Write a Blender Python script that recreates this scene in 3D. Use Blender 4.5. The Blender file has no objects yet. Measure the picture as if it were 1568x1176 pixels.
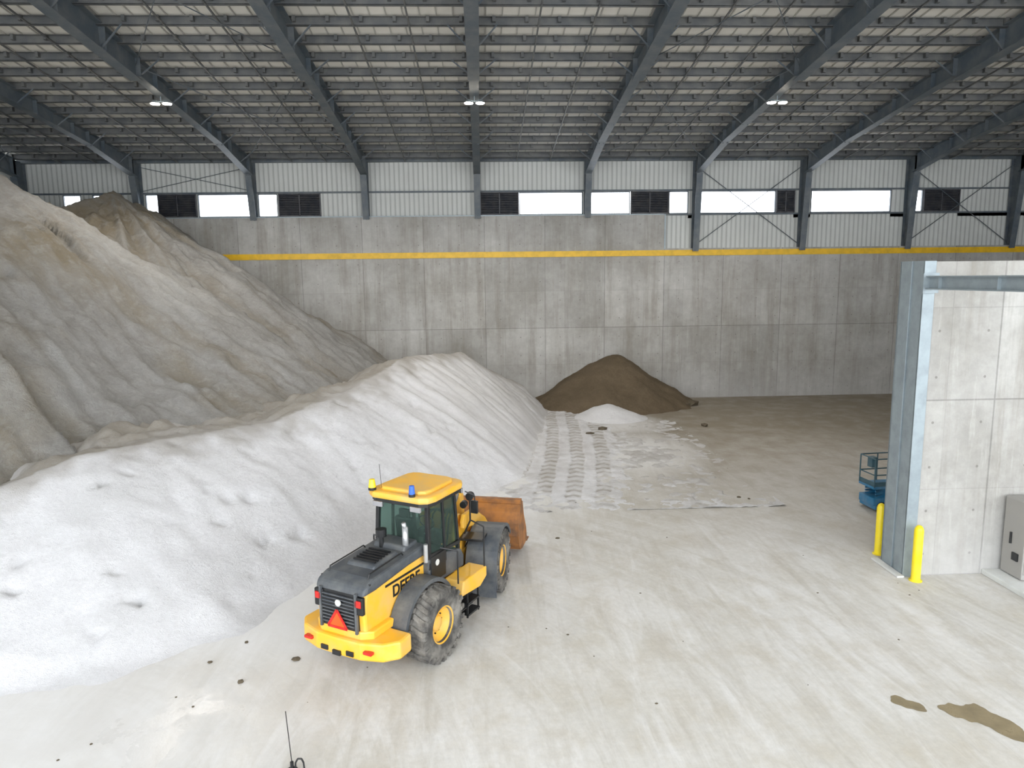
import bpy, bmesh, math, random
import numpy as np
from mathutils import Vector, Matrix, noise
random.seed(4)
S=bpy.context.scene
COL=S.collection
# ------------------------------------------------------------------ helpers
def srgb(r,g,b):
    def c(v):
        v/=255.0
        return v/12.92 if v<=0.04045 else ((v+0.055)/1.055)**2.4
    return (c(r),c(g),c(b),1)
class NT:
    def __init__(s,name):
        s.m=bpy.data.materials.new(name); s.m.use_nodes=True
        s.t=s.m.node_tree; s.t.nodes.clear()
        s.out=s.n('ShaderNodeOutputMaterial'); s.b=s.n('ShaderNodeBsdfPrincipled')
        s.l(s.b.outputs[0],s.out.inputs[0])
        s.tc=s.n('ShaderNodeTexCoord')
    def n(s,t,**k):
        x=s.t.nodes.new(t)
        for a,v in k.items(): setattr(x,a,v)
        return x
    def l(s,a,b): s.t.links.new(a,b)
    def map(s,scale=(1,1,1),loc=(0,0,0),rot=(0,0,0),src=None):
        m=s.n('ShaderNodeMapping'); m.inputs['Scale'].default_value=scale
        m.inputs['Location'].default_value=loc; m.inputs['Rotation'].default_value=rot
        s.l(src or s.tc.outputs['Object'],m.inputs[0]); return m.outputs[0]
    def noise(s,scale,vec=None,detail=6,rough=.6,dist=0):
        x=s.n('ShaderNodeTexNoise'); x.inputs['Scale'].default_value=scale
        x.inputs['Detail'].default_value=detail; x.inputs['Roughness'].default_value=rough
        x.inputs['Distortion'].default_value=dist
        s.l(vec or s.tc.outputs['Object'],x.inputs['Vector']); return x.outputs['Fac']
    def ramp(s,fac,stops):
        r=s.n('ShaderNodeValToRGB'); e=r.color_ramp.elements
        while len(e)<len(stops): e.new(.5)
        for i,(p,c) in enumerate(stops):
            e[i].position=p; e[i].color=c if len(c)==4 else (*c,1)
        s.l(fac,r.inputs[0]); return r.outputs[0]
    def mix(s,fac,a,b,mode='MIX'):
        x=s.n('ShaderNodeMix',data_type='RGBA',blend_type=mode)
        for i,v in ((0,fac),(6,a),(7,b)):
            if hasattr(v,'links') : s.l(v,x.inputs[i])
            elif i==0: x.inputs[0].default_value=v
            else: x.inputs[i].default_value=v if len(v)==4 else (*v,1)
        return x.outputs[2]
    def math(s,op,a,b=None,clamp=False):
        x=s.n('ShaderNodeMath',operation=op,use_clamp=clamp)
        for i,v in ((0,a),(1,b)):
            if v is None: continue
            if hasattr(v,'links'): s.l(v,x.inputs[i])
            else: x.inputs[i].default_value=v
        return x.outputs[0]
    def xyz(s,src=None):
        x=s.n('ShaderNodeSeparateXYZ'); s.l(src or s.tc.outputs['Object'],x.inputs[0]); return x.outputs
    def blob(s,cx,cy,rx,ry,xy):
        dx=s.math('DIVIDE',s.math('SUBTRACT',xy[0],cx),rx); dy=s.math('DIVIDE',s.math('SUBTRACT',xy[1],cy),ry)
        d=s.math('ADD',s.math('MULTIPLY',dx,dx),s.math('MULTIPLY',dy,dy))
        return s.math('SUBTRACT',1,d,clamp=True)
    def color(s,c):
        if hasattr(c,'links'): s.l(c,s.b.inputs['Base Color'])
        else: s.b.inputs['Base Color'].default_value=c
    def rough(s,r):
        if hasattr(r,'links'): s.l(r,s.b.inputs['Roughness'])
        else: s.b.inputs['Roughness'].default_value=r
    def bump(s,h,strength=.5,dist=.02):
        x=s.n('ShaderNodeBump'); x.inputs['Strength'].default_value=strength
        x.inputs['Distance'].default_value=dist; s.l(h,x.inputs['Height'])
        s.l(x.outputs[0],s.b.inputs['Normal'])
def bw(v): return (v,v,v,1)
def simple(name,c,rough=.5,metal=0,dirt=.15,dscale=3,dcol=None,spec=None):
    t=NT(name)
    nz=t.noise(dscale,detail=8)
    f=t.math('MULTIPLY',t.ramp(nz,[(.4,bw(0)),(.7,bw(1))]),dirt)
    t.color(t.mix(f,c,dcol or srgb(170,165,155)))
    t.rough(t.math('ADD',t.math('MULTIPLY',nz,.2),rough-.1)); t.b.inputs['Metallic'].default_value=metal
    if spec is not None: t.b.inputs['Specular IOR Level'].default_value=spec
    return t.m

def add_obj(name,me,parent=None,mat=None,smooth=False):
    o=bpy.data.objects.new(name,me); COL.objects.link(o)
    if mat:
        me.materials.append(mat)
    if smooth:
        for p in me.polygons: p.use_smooth=True
    if parent: o.parent=parent
    return o
def mesh(name,vs,fs,mat=None,parent=None,smooth=False):
    me=bpy.data.meshes.new(name); me.from_pydata([tuple(v) for v in vs],[],fs); me.update()
    bm=bmesh.new(); bm.from_mesh(me); bmesh.ops.recalc_face_normals(bm,faces=bm.faces); bm.to_mesh(me); bm.free()
    return add_obj(name,me,parent,mat,smooth)
def bevel(o,w,seg=2):
    if w>0:
        m=o.modifiers.new('b','BEVEL'); m.width=w; m.segments=seg; m.limit_method='ANGLE'; m.angle_limit=.6
    return o
def empty(name,loc=(0,0,0),rz=0,parent=None):
    o=bpy.data.objects.new(name,None); COL.objects.link(o); o.location=loc; o.rotation_euler=(0,0,rz)
    o.empty_display_size=.3
    if parent: o.parent=parent
    return o
BV=[(-1,-1,-1),(1,-1,-1),(1,1,-1),(-1,1,-1),(-1,-1,1),(1,-1,1),(1,1,1),(-1,1,1)]
BF=[(0,3,2,1),(4,5,6,7),(0,1,5,4),(1,2,6,5),(2,3,7,6),(3,0,4,7)]
def box(name,lo,hi,mat,parent=None,bev=0):
    vs=[[(lo[i] if v[i]<0 else hi[i]) for i in range(3)] for v in BV]
    return bevel(mesh(name,vs,BF,mat,parent),bev)
class Acc:
    """accumulate many bits into a single mesh"""
    def __init__(s): s.v=[];s.f=[]
    def raw(s,vs,fs):
        k=len(s.v); s.v+= [tuple(v) for v in vs]; s.f+=[tuple(i+k for i in f) for f in fs]
    def box(s,lo,hi):
        s.raw([[(lo[i] if v[i]<0 else hi[i]) for i in range(3)] for v in BV],BF)
    def bar(s,p,q,w,h=None,up=(0,0,1)):
        h=h or w; p=Vector(p);q=Vector(q);d=(q-p).normalized();u=Vector(up)
        if abs(d.dot(u))>.98: u=Vector((0,1,0))
        a=d.cross(u).normalized();b=a.cross(d)
        vs=[]
        for c in (p,q):
            for i,j in ((-1,-1),(1,-1),(1,1),(-1,1)): vs.append(c+a*i*w/2+b*j*h/2)
        s.raw(vs,[(0,1,2,3),(7,6,5,4),(0,4,5,1),(1,5,6,2),(2,6,7,3),(3,7,4,0)])
    def cyl(s,p,q,r,seg=14,r2=None):
        p=Vector(p);q=Vector(q);d=(q-p).normalized();u=Vector((0,0,1))
        if abs(d.dot(u))>.98: u=Vector((0,1,0))
        a=d.cross(u).normalized();b=a.cross(d);r2=r if r2 is None else r2
        vs=[]
        for c,rr in ((p,r),(q,r2)):
            for i in range(seg):
                t=2*math.pi*i/seg; vs.append(c+a*math.cos(t)*rr+b*math.sin(t)*rr)
        fs=[(i,(i+1)%seg,seg+(i+1)%seg,seg+i) for i in range(seg)]
        fs+=[tuple(range(seg)),tuple(range(seg,2*seg))]
        s.raw(vs,fs)
    def tube(s,pts,r,seg=8):
        for a,b in zip(pts[:-1],pts[1:]): s.cyl(a,b,r,seg)
    def prism(s,pts,y0,y1):   # pts in xz
        n=len(pts); vs=[(x,y0,z) for x,z in pts]+[(x,y1,z) for x,z in pts]
        s.raw(vs,[tuple(range(n)),tuple(range(2*n-1,n-1,-1))]+[(i,(i+1)%n,n+(i+1)%n,n+i) for i in range(n)])
    def plan(s,pts,z0,z1):
        n=len(pts); vs=[(x,y,z0) for x,y in pts]+[(x,y,z1) for x,y in pts]
        s.raw(vs,[tuple(range(n)),tuple(range(2*n-1,n-1,-1))]+[(i,(i+1)%n,n+(i+1)%n,n+i) for i in range(n)])
    def done(s,name,mat,parent=None,bev=0,smooth=False): 
        return bevel(mesh(name,s.v,s.f,mat,parent,smooth),bev)

# ------------------------------------------------------------------ camera (1568-wide calibration)
H=8.0;p=math.radians(8.5);psi=math.radians(2.3);th=0.0116;f=1089
def ray(x,y):
    a=(x-784)/f;b=(588-y)/f
    a2=a*math.cos(th)+b*math.sin(th);b2=-a*math.sin(th)+b*math.cos(th)
    F=math.cos(p)+b2*math.sin(p);U=-math.sin(p)+b2*math.cos(p)
    return Vector((a2*math.cos(psi)+F*math.sin(psi),F*math.cos(psi)-a2*math.sin(psi),U))
e3=ray(784,588);e1=ray(784+f,588)-e3;e2=ray(784,588-f)-e3
M=Matrix(((e1.x,e2.x,-e3.x,0),(e1.y,e2.y,-e3.y,0),(e1.z,e2.z,-e3.z,H),(0,0,0,1)))
cd=bpy.data.cameras.new('camera'); cam=bpy.data.objects.new('camera',cd); COL.objects.link(cam)
cam.matrix_world=M; cd.sensor_width=36; cd.lens=36*f/1568; cd.clip_end=400
S.camera=cam
S.view_settings.view_transform='Standard'; S.view_settings.exposure=0.0

# ------------------------------------------------------------------ materials
def m_concrete():
    t=NT('cast_concrete')
    sw=t.n('ShaderNodeCombineXYZ'); x=t.xyz()
    xx=t.math('ADD',x[0],x[1])
    t.l(xx,sw.inputs[0]); t.l(x[2],sw.inputs[1])
    br=t.n('ShaderNodeTexBrick'); br.offset=0; br.inputs['Scale'].default_value=1
    br.inputs['Brick Width'].default_value=3.85; br.inputs['Row Height'].default_value=4.75
    br.inputs['Mortar Size'].default_value=.028; br.inputs['Mortar Smooth'].default_value=.4
    br.inputs['Color1'].default_value=bw(.99); br.inputs['Color2'].default_value=bw(.82); br.inputs['Mortar'].default_value=bw(.64)
    t.l(sw.outputs[0],br.inputs['Vector'])
    br2=t.n('ShaderNodeTexBrick'); br2.offset=0; br2.inputs['Brick Width'].default_value=1.283; br2.inputs['Row Height'].default_value=2.375; br2.inputs['Scale'].default_value=1
    br2.inputs['Mortar Size'].default_value=.014; br2.inputs['Color1'].default_value=bw(1); br2.inputs['Color2'].default_value=bw(.91); br2.inputs['Mortar'].default_value=bw(.84)
    t.l(sw.outputs[0],br2.inputs['Vector'])
    st=t.noise(1,t.map((1.6,1.6,.12)),detail=7,rough=.7)
    st2=t.noise(1,t.map((4.5,4.5,.35)),detail=8,rough=.75)
    bl=t.noise(.35,detail=8,rough=.65)
    fn=t.noise(3,detail=10,rough=.75)
    base=t.ramp(bl,[(.3,srgb(162,159,152)),(.5,srgb(182,180,175)),(.7,srgb(200,199,195))])
    c=t.mix(1,base,br.outputs[0],'MULTIPLY'); c=t.mix(1,c,br2.outputs[0],'MULTIPLY')
    c=t.mix(t.ramp(st,[(.48,bw(0)),(.70,bw(.55))]),c,srgb(126,119,107))
    c=t.mix(t.ramp(st2,[(.55,bw(0)),(.72,bw(.4))]),c,srgb(204,203,199))
    c=t.mix(1,c,t.ramp(fn,[(.3,bw(.80)),(.7,bw(1.0))]),'MULTIPLY')
    # formwork tie holes
    def cell(v,per,off): 
        return t.math('SUBTRACT',t.math('PINGPONG',t.math('ADD',v,off),per/2),0)
    hx=cell(xx,.6417*2,.32); hz=cell(x[2],1.1875,.59)
    d=t.math('ADD',t.math('MULTIPLY',hx,hx),t.math('MULTIPLY',hz,hz))
    hole=t.math('LESS_THAN',d,.0012)
    c=t.mix(t.math('MULTIPLY',hole,.5),c,srgb(84,80,74))
    lo=t.math('SUBTRACT',1,t.math('DIVIDE',x[2],t.math('ADD',t.math('MULTIPLY',st,3.5),.2)),clamp=True)
    c=t.mix(t.math('MULTIPLY',lo,.3),c,srgb(200,200,200))
    t.color(c); t.rough(.85); t.bump(fn,.25,.02)
    return t.m
CONC=m_concrete()
def m_floor():
    t=NT('dusty_concrete_floor')
    x=t.xyz()
    big=t.noise(.16,detail=6,rough=.6); mid=t.noise(.9,detail=8,rough=.65); fine=t.noise(7,detail=10,rough=.75)
    streak=t.noise(1,t.map((1.5,.35,1),rot=(0,0,-.5)),detail=9,rough=.7,dist=.8)
    streak2=t.noise(1,t.map((1.8,.15,1),rot=(0,0,.12)),detail=8,rough=.7,dist=.4)
    ax=t.math('SUBTRACT',x[0],-9.0); ay=t.math('SUBTRACT',x[1],9.0)
    rad=t.math('SQRT',t.math('ADD',t.math('MULTIPLY',ax,ax),t.math('MULTIPLY',ay,ay))); ang=t.math('ARCTAN2',ay,ax)
    cv=t.n('ShaderNodeCombineXYZ'); t.l(t.math('MULTIPLY',rad,2.6),cv.inputs[0]); t.l(t.math('MULTIPLY',ang,1.6),cv.inputs[1])
    arc=t.noise(1,cv.outputs[0],detail=7,rough=.7,dist=.3)
    c=t.ramp(big,[(.3,srgb(194,191,183)),(.5,srgb(206,204,199)),(.7,srgb(216,215,213))])
    c=t.mix(t.ramp(mid,[(.44,bw(0)),(.68,bw(.5))]),c,srgb(180,171,153))
    c=t.mix(t.ramp(streak,[(.48,bw(0)),(.68,bw(.5))]),c,srgb(226,226,226))
    c=t.mix(t.ramp(streak2,[(.51,bw(0)),(.68,bw(.4))]),c,srgb(168,162,150))
    c=t.mix(t.ramp(arc,[(.51,bw(0)),(.68,bw(.4))]),c,srgb(176,171,160))
    c=t.mix(t.ramp(arc,[(.30,bw(.4)),(.44,bw(0))]),c,srgb(226,226,225))
    c=t.mix(1,c,t.ramp(fine,[(.3,bw(.86)),(.65,bw(1.0))]),'MULTIPLY')
    far=t.math('MULTIPLY',t.math('SUBTRACT',x[1],17),.05,clamp=True)
    rt=t.math('MULTIPLY',t.math('SUBTRACT',x[0],1.0),.16,clamp=True)
    fr=t.math('MULTIPLY',t.math('MULTIPLY',far,rt),t.math('ADD',t.math('MULTIPLY',mid,.9),.5),clamp=True)
    c=t.mix(fr,c,srgb(132,123,108))
    bl=[t.blob(2.2,31,4.4,11,x),t.blob(6.5,32,4.6,6,x),t.blob(-10,12,9,4.6,x),t.blob(-4.6,17,4.6,5,x),t.blob(-.6,24,4,5.5,x),t.blob(7,38,4,4,x)]
    ds=bl[0]
    for q in bl[1:]: ds=t.math('MAXIMUM',ds,q)
    dm=t.math('MULTIPLY',t.math('SUBTRACT',t.math('ADD',t.math('MULTIPLY',ds,1.1),t.math('ADD',t.math('MULTIPLY',streak,.6),t.math('MULTIPLY',mid,.6))),.9),1.4,clamp=True)
    c=t.mix(t.math('MULTIPLY',dm,.75),c,srgb(224,224,224))
    wet=t.math('MULTIPLY',t.blob(-5.7,12.0,3.4,3.0,x),t.ramp(mid,[(.4,bw(.25)),(.54,bw(1))]))
    c=t.mix(t.math('MULTIPLY',wet,.2),c,srgb(176,172,166))
    t.color(c)
    t.rough(t.math('SUBTRACT',.72,t.math('MULTIPLY',wet,.52)))
    t.bump(t.math('ADD',fine,t.math('MULTIPLY',streak,1.5)),.16,.02)
    return t.m
FLOOR=m_floor()
def m_pile(name,stops,dirtc,sc=1,bumpd=.05,streaks=None):
    t=NT(name)
    at=t.n('ShaderNodeAttribute'); at.attribute_name='dirt'
    a=t.noise(.5*sc,detail=9,rough=.7); b=t.noise(9*sc,detail=10,rough=.8); c3=t.noise(38,detail=4,rough=.8); md=t.noise(2.2*sc,detail=9,rough=.72,dist=.4)
    c=t.ramp(a,stops)
    f=t.math('MULTIPLY',at.outputs['Fac'],t.math('ADD',.55,t.math('MULTIPLY',b,.8)),clamp=True)
    c=t.mix(f,c,dirtc)
    if streaks: c=t.mix(t.ramp(md,[(.50,bw(0)),(.64,bw(.45))]),c,streaks)
    else: c=t.mix(t.ramp(md,[(.55,bw(0)),(.72,bw(.28))]),c,srgb(204,204,203))
    c=t.mix(1,c,t.ramp(b,[(.3,bw(.80 if streaks else .87)),(.62,bw(1))]),'MULTIPLY')
    t.color(c); t.rough(.92)
    t.b.inputs['Specular IOR Level'].default_value=.2
    t.bump(t.math('ADD',t.math('ADD',t.math('MULTIPLY',b,1.0),t.math('MULTIPLY',c3,.5)),t.math('MULTIPLY',md,2.2 if streaks else .8)),.8,bumpd)
    return t.m
SALT=m_pile('road_salt',[(.3,srgb(217,217,218)),(.5,srgb(225,225,227)),(.7,srgb(233,233,235))],srgb(160,154,144),1,.05)
GRAV=m_pile('salt_grit_mix',[(.25,srgb(156,154,149)),(.45,srgb(169,167,163)),(.6,srgb(181,180,177)),(.8,srgb(194,193,191))],srgb(150,139,119),.8,.12,srgb(190,188,184))
SAND=m_pile('brown_sand',[(.3,srgb(98,86,68)),(.6,srgb(116,102,83))],srgb(106,94,76),1,.06,srgb(122,108,88))
STEEL=simple('blue_grey_steel',srgb(74,84,92),.5,.0,.2,1.5)
PURL=simple('purlin_steel',srgb(80,83,85),.5,.0,.2,1.5)
def m_panel(name,c1,c2):
    t=NT(name); x=t.xyz()
    w=t.n('ShaderNodeTexWave'); w.wave_type='BANDS'; w.bands_direction='X'; w.wave_profile='SIN'
    w.inputs['Scale'].default_value=1.05; w.inputs['Distortion'].default_value=0
    t.l(t.tc.outputs['Object'],w.inputs['Vector'])
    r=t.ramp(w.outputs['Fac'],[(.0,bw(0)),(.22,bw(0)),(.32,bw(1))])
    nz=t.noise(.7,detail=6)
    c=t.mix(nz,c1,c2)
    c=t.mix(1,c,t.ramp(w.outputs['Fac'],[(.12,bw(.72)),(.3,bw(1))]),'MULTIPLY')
    t.color(c); t.rough(.5); t.bump(r,.6,.04); return t.m
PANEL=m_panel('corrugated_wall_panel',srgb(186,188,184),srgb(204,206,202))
DECK=simple('roof_deck',srgb(236,233,225),.55,0,.3,.4,srgb(204,200,191))
LOUV=simple('dark_louver',srgb(48,50,58),.5)
YEL=simple('yellow_paint',srgb(226,180,20),.45,0,.35,2.5,srgb(130,105,30))
GALV=simple('galvanised_steel',srgb(146,157,162),.45,.3,.35,3,srgb(100,108,113))
LY=simple('loader_yellow',srgb(234,176,46),.5,0,.7,1.7,srgb(206,176,116))
LC=simple('loader_charcoal',srgb(66,71,77),.5,0,.5,2.5,srgb(124,124,120))
BLK=simple('black_plastic',srgb(24,25,27),.4,0,.15,4,srgb(80,80,78))
TYRE=simple('tyre_rubber',srgb(62,60,58),.85,0,.85,2.5,srgb(150,146,138))
RUST=simple('worn_bucket_steel',srgb(168,108,48),.6,.0,1.0,2.2,srgb(92,68,52))
CHR=simple('cylinder_rod',srgb(200,200,205),.2,.9,.05)
SILV=simple('exhaust_silver',srgb(190,192,194),.3,.6,.2)
RED=simple('red_lens',srgb(190,30,24),.25,0,.05)
ORG=simple('orange_reflector',srgb(240,84,20),.4,0,.05)
BLUEP=simple('blue_beacon',srgb(50,100,200),.2,0,.05)
AMB=simple('amber_beacon',srgb(255,214,40),.2,0,.0)
LBLUE=simple('lift_blue_paint',srgb(36,110,150),.45,0,.2)
CAB=simple('grey_cabinet_paint',srgb(150,148,144),.5,0,.15)
PUD=simple('damp_brown_floor',srgb(136,122,92),.3,0,.7,3,srgb(104,93,68))
WHT=simple('white_curb_paint',srgb(206,208,206),.7,0,.3,3)
CLOD=simple('dark_clod',srgb(84,75,60),.9,0,.3,3,srgb(120,108,88))
t=NT('cab_glass'); t.b.inputs['Base Color'].default_value=srgb(150,180,170); t.b.inputs['Transmission Weight'].default_value=0
t.b.inputs['Roughness'].default_value=.05
tr=t.n('ShaderNodeBsdfTransparent'); tr.inputs[0].default_value=(.40,.52,.48,1); mx=t.n('ShaderNodeMixShader'); mx.inputs[0].default_value=.10
t.l(tr.outputs[0],mx.inputs[1]); t.l(t.b.outputs[0],mx.inputs[2]); t.l(mx.outputs[0],t.out.inputs[0]); GLASS=t.m
t=NT('window_polycarbonate'); t.b.inputs['Base Color'].default_value=(.9,.9,.9,1); tr=t.n('ShaderNodeBsdfTransparent'); tr.inputs[0].default_value=(.95,.97,1,1); mx=t.n('ShaderNodeMixShader'); mx.inputs[0].default_value=.08
t.l(tr.outputs[0],mx.inputs[1]); t.l(t.b.outputs[0],mx.inputs[2]); t.l(mx.outputs[0],t.out.inputs[0]); PANE=t.m
t=NT('lamp_emitter'); e=t.n('ShaderNodeEmission'); e.inputs[0].default_value=(1,.9,.75,1); e.inputs[1].default_value=90; t.l(e.outputs[0],t.out.inputs[0]); LAMP=t.m

# ------------------------------------------------------------------ building shell
YW=46.0; XL=-28.2; XR=42.0; ZE=15.34; SL=0.125; YR=12.0; YF=-4.0
def zr(y): return ZE+SL*(YW-y) if y>=YR else ZE+SL*(YW-YR)-SL*(YR-y)
fl=mesh('floor',[(XL-30,-40,0),(XR+30,-40,0),(XR+30,YW+.6,0),(XL-30,YW+.6,0)],[(0,1,2,3)],FLOOR)
a=Acc(); XS=11.75
a.box((XL-.4,YW,0),(XS,YW+.5,11.9)); a.box((XS,YW,0),(XR+.4,YW+.5,9.75))
wb=a.done('wall_back',CONC)
wy=YW+.32
WZ0,WZ1=11.95,13.35
frames=[-0.2+6.95*k for k in range(-4,7)]
spans=[(-25.8,-24.7),(-24.0,-22.2),(-20.8,-20.0),(-17.6,-14.4),(-13.9,-12.7),(2.45,6.5),(7.0,9.55),(12.05,13.3),(13.8,19.0),(21.3,26.6),(27.6,28.7)]
louv=[(-20.0,-17.7),(-12.6,-10.05),(.0,2.4),(9.6,12.0),(19.05,20.2),(28.75,31.1)]
a=Acc()
xs=sorted(spans+louv)
a.box((XL-.2,wy,WZ1),(XR,wy+.08,ZE+.3))
cur=XL-.2
for s0,s1 in xs:
    if s0-cur>.06: a.box((cur,wy,WZ0-.3),(s0,wy+.08,WZ1))
    cur=s1
a.box((cur,wy,WZ0-.3),(XR,wy+.08,WZ1))
a.box((XS,wy,9.6),(XR,wy+.08,WZ0))
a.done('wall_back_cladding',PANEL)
for i,(s0,s1) in enumerate(spans):
    b=Acc()
    for q in ((s0,WZ0,s1,WZ0+.05),(s0,WZ1-.05,s1,WZ1),(s0,WZ0,s0+.05,WZ1),(s1-.05,WZ0,s1,WZ1)):
        b.box((q[0],wy-.03,q[1]),(q[2],wy+.1,q[3]))
    o=b.done('window_%d'%(i+1),STEEL)
    mesh('pane',[(s0,wy+.05,WZ0),(s1,wy+.05,WZ0),(s1,wy+.05,WZ1),(s0,wy+.05,WZ1)],[(0,1,2,3)],PANE,o)
b=Acc()
for s0,s1 in louv:
    b.box((s0,wy+.02,WZ0),(s1,wy+.1,WZ1)); n=12
    for j in range(n):
        z=WZ0+.08+j*(WZ1-WZ0-.12)/n
        b.raw([(s0,wy-.1,z),(s1,wy-.1,z),(s1,wy+.02,z+.09),(s0,wy+.02,z+.09),(s0,wy-.1,z+.015),(s1,wy-.1,z+.015),(s1,wy+.02,z+.105),(s0,wy+.02,z+.105)],BF)
    for xx in (s0,s1,(s0+s1)/2): b.box((xx-.03,wy-.12,WZ0),(xx+.03,wy,WZ1))
    b.box((s0,wy-.12,WZ0),(s1,wy,WZ0+.06)); b.box((s0,wy-.12,WZ1-.06),(s1,wy,WZ1))
b.done('wall_louvers',LOUV)
b=Acc()
for z in (WZ0-.06,WZ1+.06): b.box((XL,wy-.12,z-.05),(XR,wy,z+.05))
b.box((XL,wy-.25,ZE-.12),(XR,wy,ZE+.1))
for k in (4,6): 
    x0,x1=frames[k+2],frames[k+3]
    for s in (0,1):
        b.cyl((x0 if s else x1,wy-.14,9.9),(x1 if s else x0,wy-.14,14.9),.025,6)
b.cyl((frames[1],wy-.14,13.5),(frames[2],wy-.14,15),.02,6); b.cyl((frames[1],wy-.14,15),(frames[2],wy-.14,13.5),.02,6)
b.done('trim_girts',STEEL)
b=Acc(); b.box((XL,YW-.03,11.86),(XS,YW+.3,11.92)); b.box((XS-.04,YW-.03,9.7),(XS+.04,YW+.3,11.92)); b.done('trim_wall_flashing',GALV)
box('trim_yellow_stripe',(XL,YW-.06,9.28),(XR,YW,9.64),YEL)
box('wall_left',(XL-.5,YF,0),(XL,YW+.5,11.9),CONC)
a=Acc(); a.raw([(XL-.3,YF,11.9),(XL-.3,YW+.4,11.9),(XL-.3,YW+.4,zr(YW)),(XL-.3,YR,zr(YR)),(XL-.3,YF,zr(YF))],[(0,1,2,3,4)]); a.done('wall_left_cladding',PANEL)
a=Acc(); a.raw([(XR,YF,0),(XR,YW+.4,0),(XR,YW+.4,zr(YW)),(XR,YR,zr(YR)),(XR,YF,zr(YF))],[(0,1,2,3,4)]); a.done('wall_right',CONC)
a=Acc(); up=.25
a.raw([(XL-.5,YW+.6,zr(YW)+up-.05),(XR+.2,YW+.6,zr(YW)+up-.05),(XR+.2,YR,zr(YR)+up),(XL-.5,YR,zr(YR)+up),(XR+.2,YF,zr(YF)+up),(XL-.5,YF,zr(YF)+up)],[(0,1,2,3),(3,2,4,5)])
a.done('ceiling',DECK)
a=Acc()
x=XL
while x<XR:
    a.bar((x,YW+.3,zr(YW+.3)+up-.03),(x,24,zr(24)+up-.03),.04,.05); x+=.62
a.done('ceiling_deck_ribs',simple('deck_rib',srgb(180,178,172),.5))
a=Acc(); y=YW-.7
ys=[]
while y>YF+1:
    z=zr(y)+.2; ys.append(y)
    a.box((XL,y-.012,z-.30),(XR,y+.012,z)); a.box((XL,y-.012,z-.31),(XR,y+.12,z-.28)); a.box((XL,y-.10,z-.01),(XR,y+.012,z+.01))
    y-=1.52
a.done('ceiling_purlins',PURL)
a=Acc()
for y in ys:
    if y<25: continue
    x=XL+.3
    while x<XR:
        a.box((x-.06,y-.2,zr(y)-.0),(x+.06,y-.02,zr(y)+.2)); x+=1.24
a.done('ceiling_purlin_clips',PURL)
a=Acc()
for k in range(-4,6):
    for fr in (.36,.66):
        x=-.2+6.95*(k+fr); a.bar((x,YW,zr(YW)-.1),(x,YR,zr(YR)-.1),.06,.06)
a.done('ceiling_bridging',PURL)
for i,x in enumerate(frames):
    a=Acc()
    def ibeam_rafter(y0,y1,d0,d1,fw=.42):
        z0=zr(y0)-.03; z1=zr(y1)-.03
        a.raw([(x-.012,y0,z0),(x+.012,y0,z0),(x+.012,y1,z1),(x-.012,y1,z1),(x-.012,y0,z0-d0),(x+.012,y0,z0-d0),(x+.012,y1,z1-d1),(x-.012,y1,z1-d1)],BF)
        a.bar((x,y0,z0),(x,y1,z1),fw,.03); a.bar((x,y0,z0-d0),(x,y1,z1-d1),fw,.03)
        a.box((x-fw/2,y1-.015,z1-d1),(x+fw/2,y1+.015,z1))
        for yy in np.arange(y1+1.52,y0,3.04):
            fr=(yy-y0)/(y1-y0); dd=d0+(d1-d0)*fr
            a.box((x-fw/2,yy-.008,zr(yy)-.03-dd),(x+fw/2,yy+.008,zr(yy)-.03))
    ibeam_rafter(YW-.4,YW-5.5,1.0,.62); ibeam_rafter(YW-5.5,31.5,.62,.72); ibeam_rafter(31.5,YR,.9,1.25,.5); ibeam_rafter(YR,YF+.5,1.25,.8)
    zc=9.75 if x>XS else 11.9
    d=.55
    a.raw([(x-.012,wy-.1,zc-.2),(x+.012,wy-.1,zc-.2),(x+.012,wy-d,zc-.2),(x-.012,wy-d,zc-.2),(x-.012,wy-.1,ZE),(x+.012,wy-.1,ZE),(x+.012,wy-1.05,ZE),(x-.012,wy-1.05,ZE)],BF)
    a.bar((x,wy-d,zc-.2),(x,wy-1.05,ZE-1.0),.38,.03,up=(0,1,0)); a.bar((x,wy-.08,zc-.2),(x,wy-.08,ZE),.34,.03,up=(0,1,0))
    for yy in ys[1::2]:
        if yy<24: continue
        dd=.7 if yy>31.5 else .95
        for s in (-1,1):
            a.bar((x+s*.1,yy,zr(yy)-dd),(x+s*.95,yy,zr(yy)-.05),.05,.05)
    a.done('portal_frame' if i==0 else 'portal_frame.%03d'%i,STEEL)
a=Acc()
for k in (-4,-2,1,4):
    x0=-.2+6.95*k; x1=x0+6.95
    for s in (0,1): a.cyl((x0 if s else x1,YW-1,zr(YW-1)-.35),(x1 if s else x0,31.5,zr(31.5)-.35),.02,6)
    for s in (0,1): a.cyl((x0 if s else x1,31.5,zr(31.5)-.35),(x1 if s else x0,20,zr(20)-.35),.02,6)
a.done('ceiling_cross_rods',STEEL)
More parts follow.
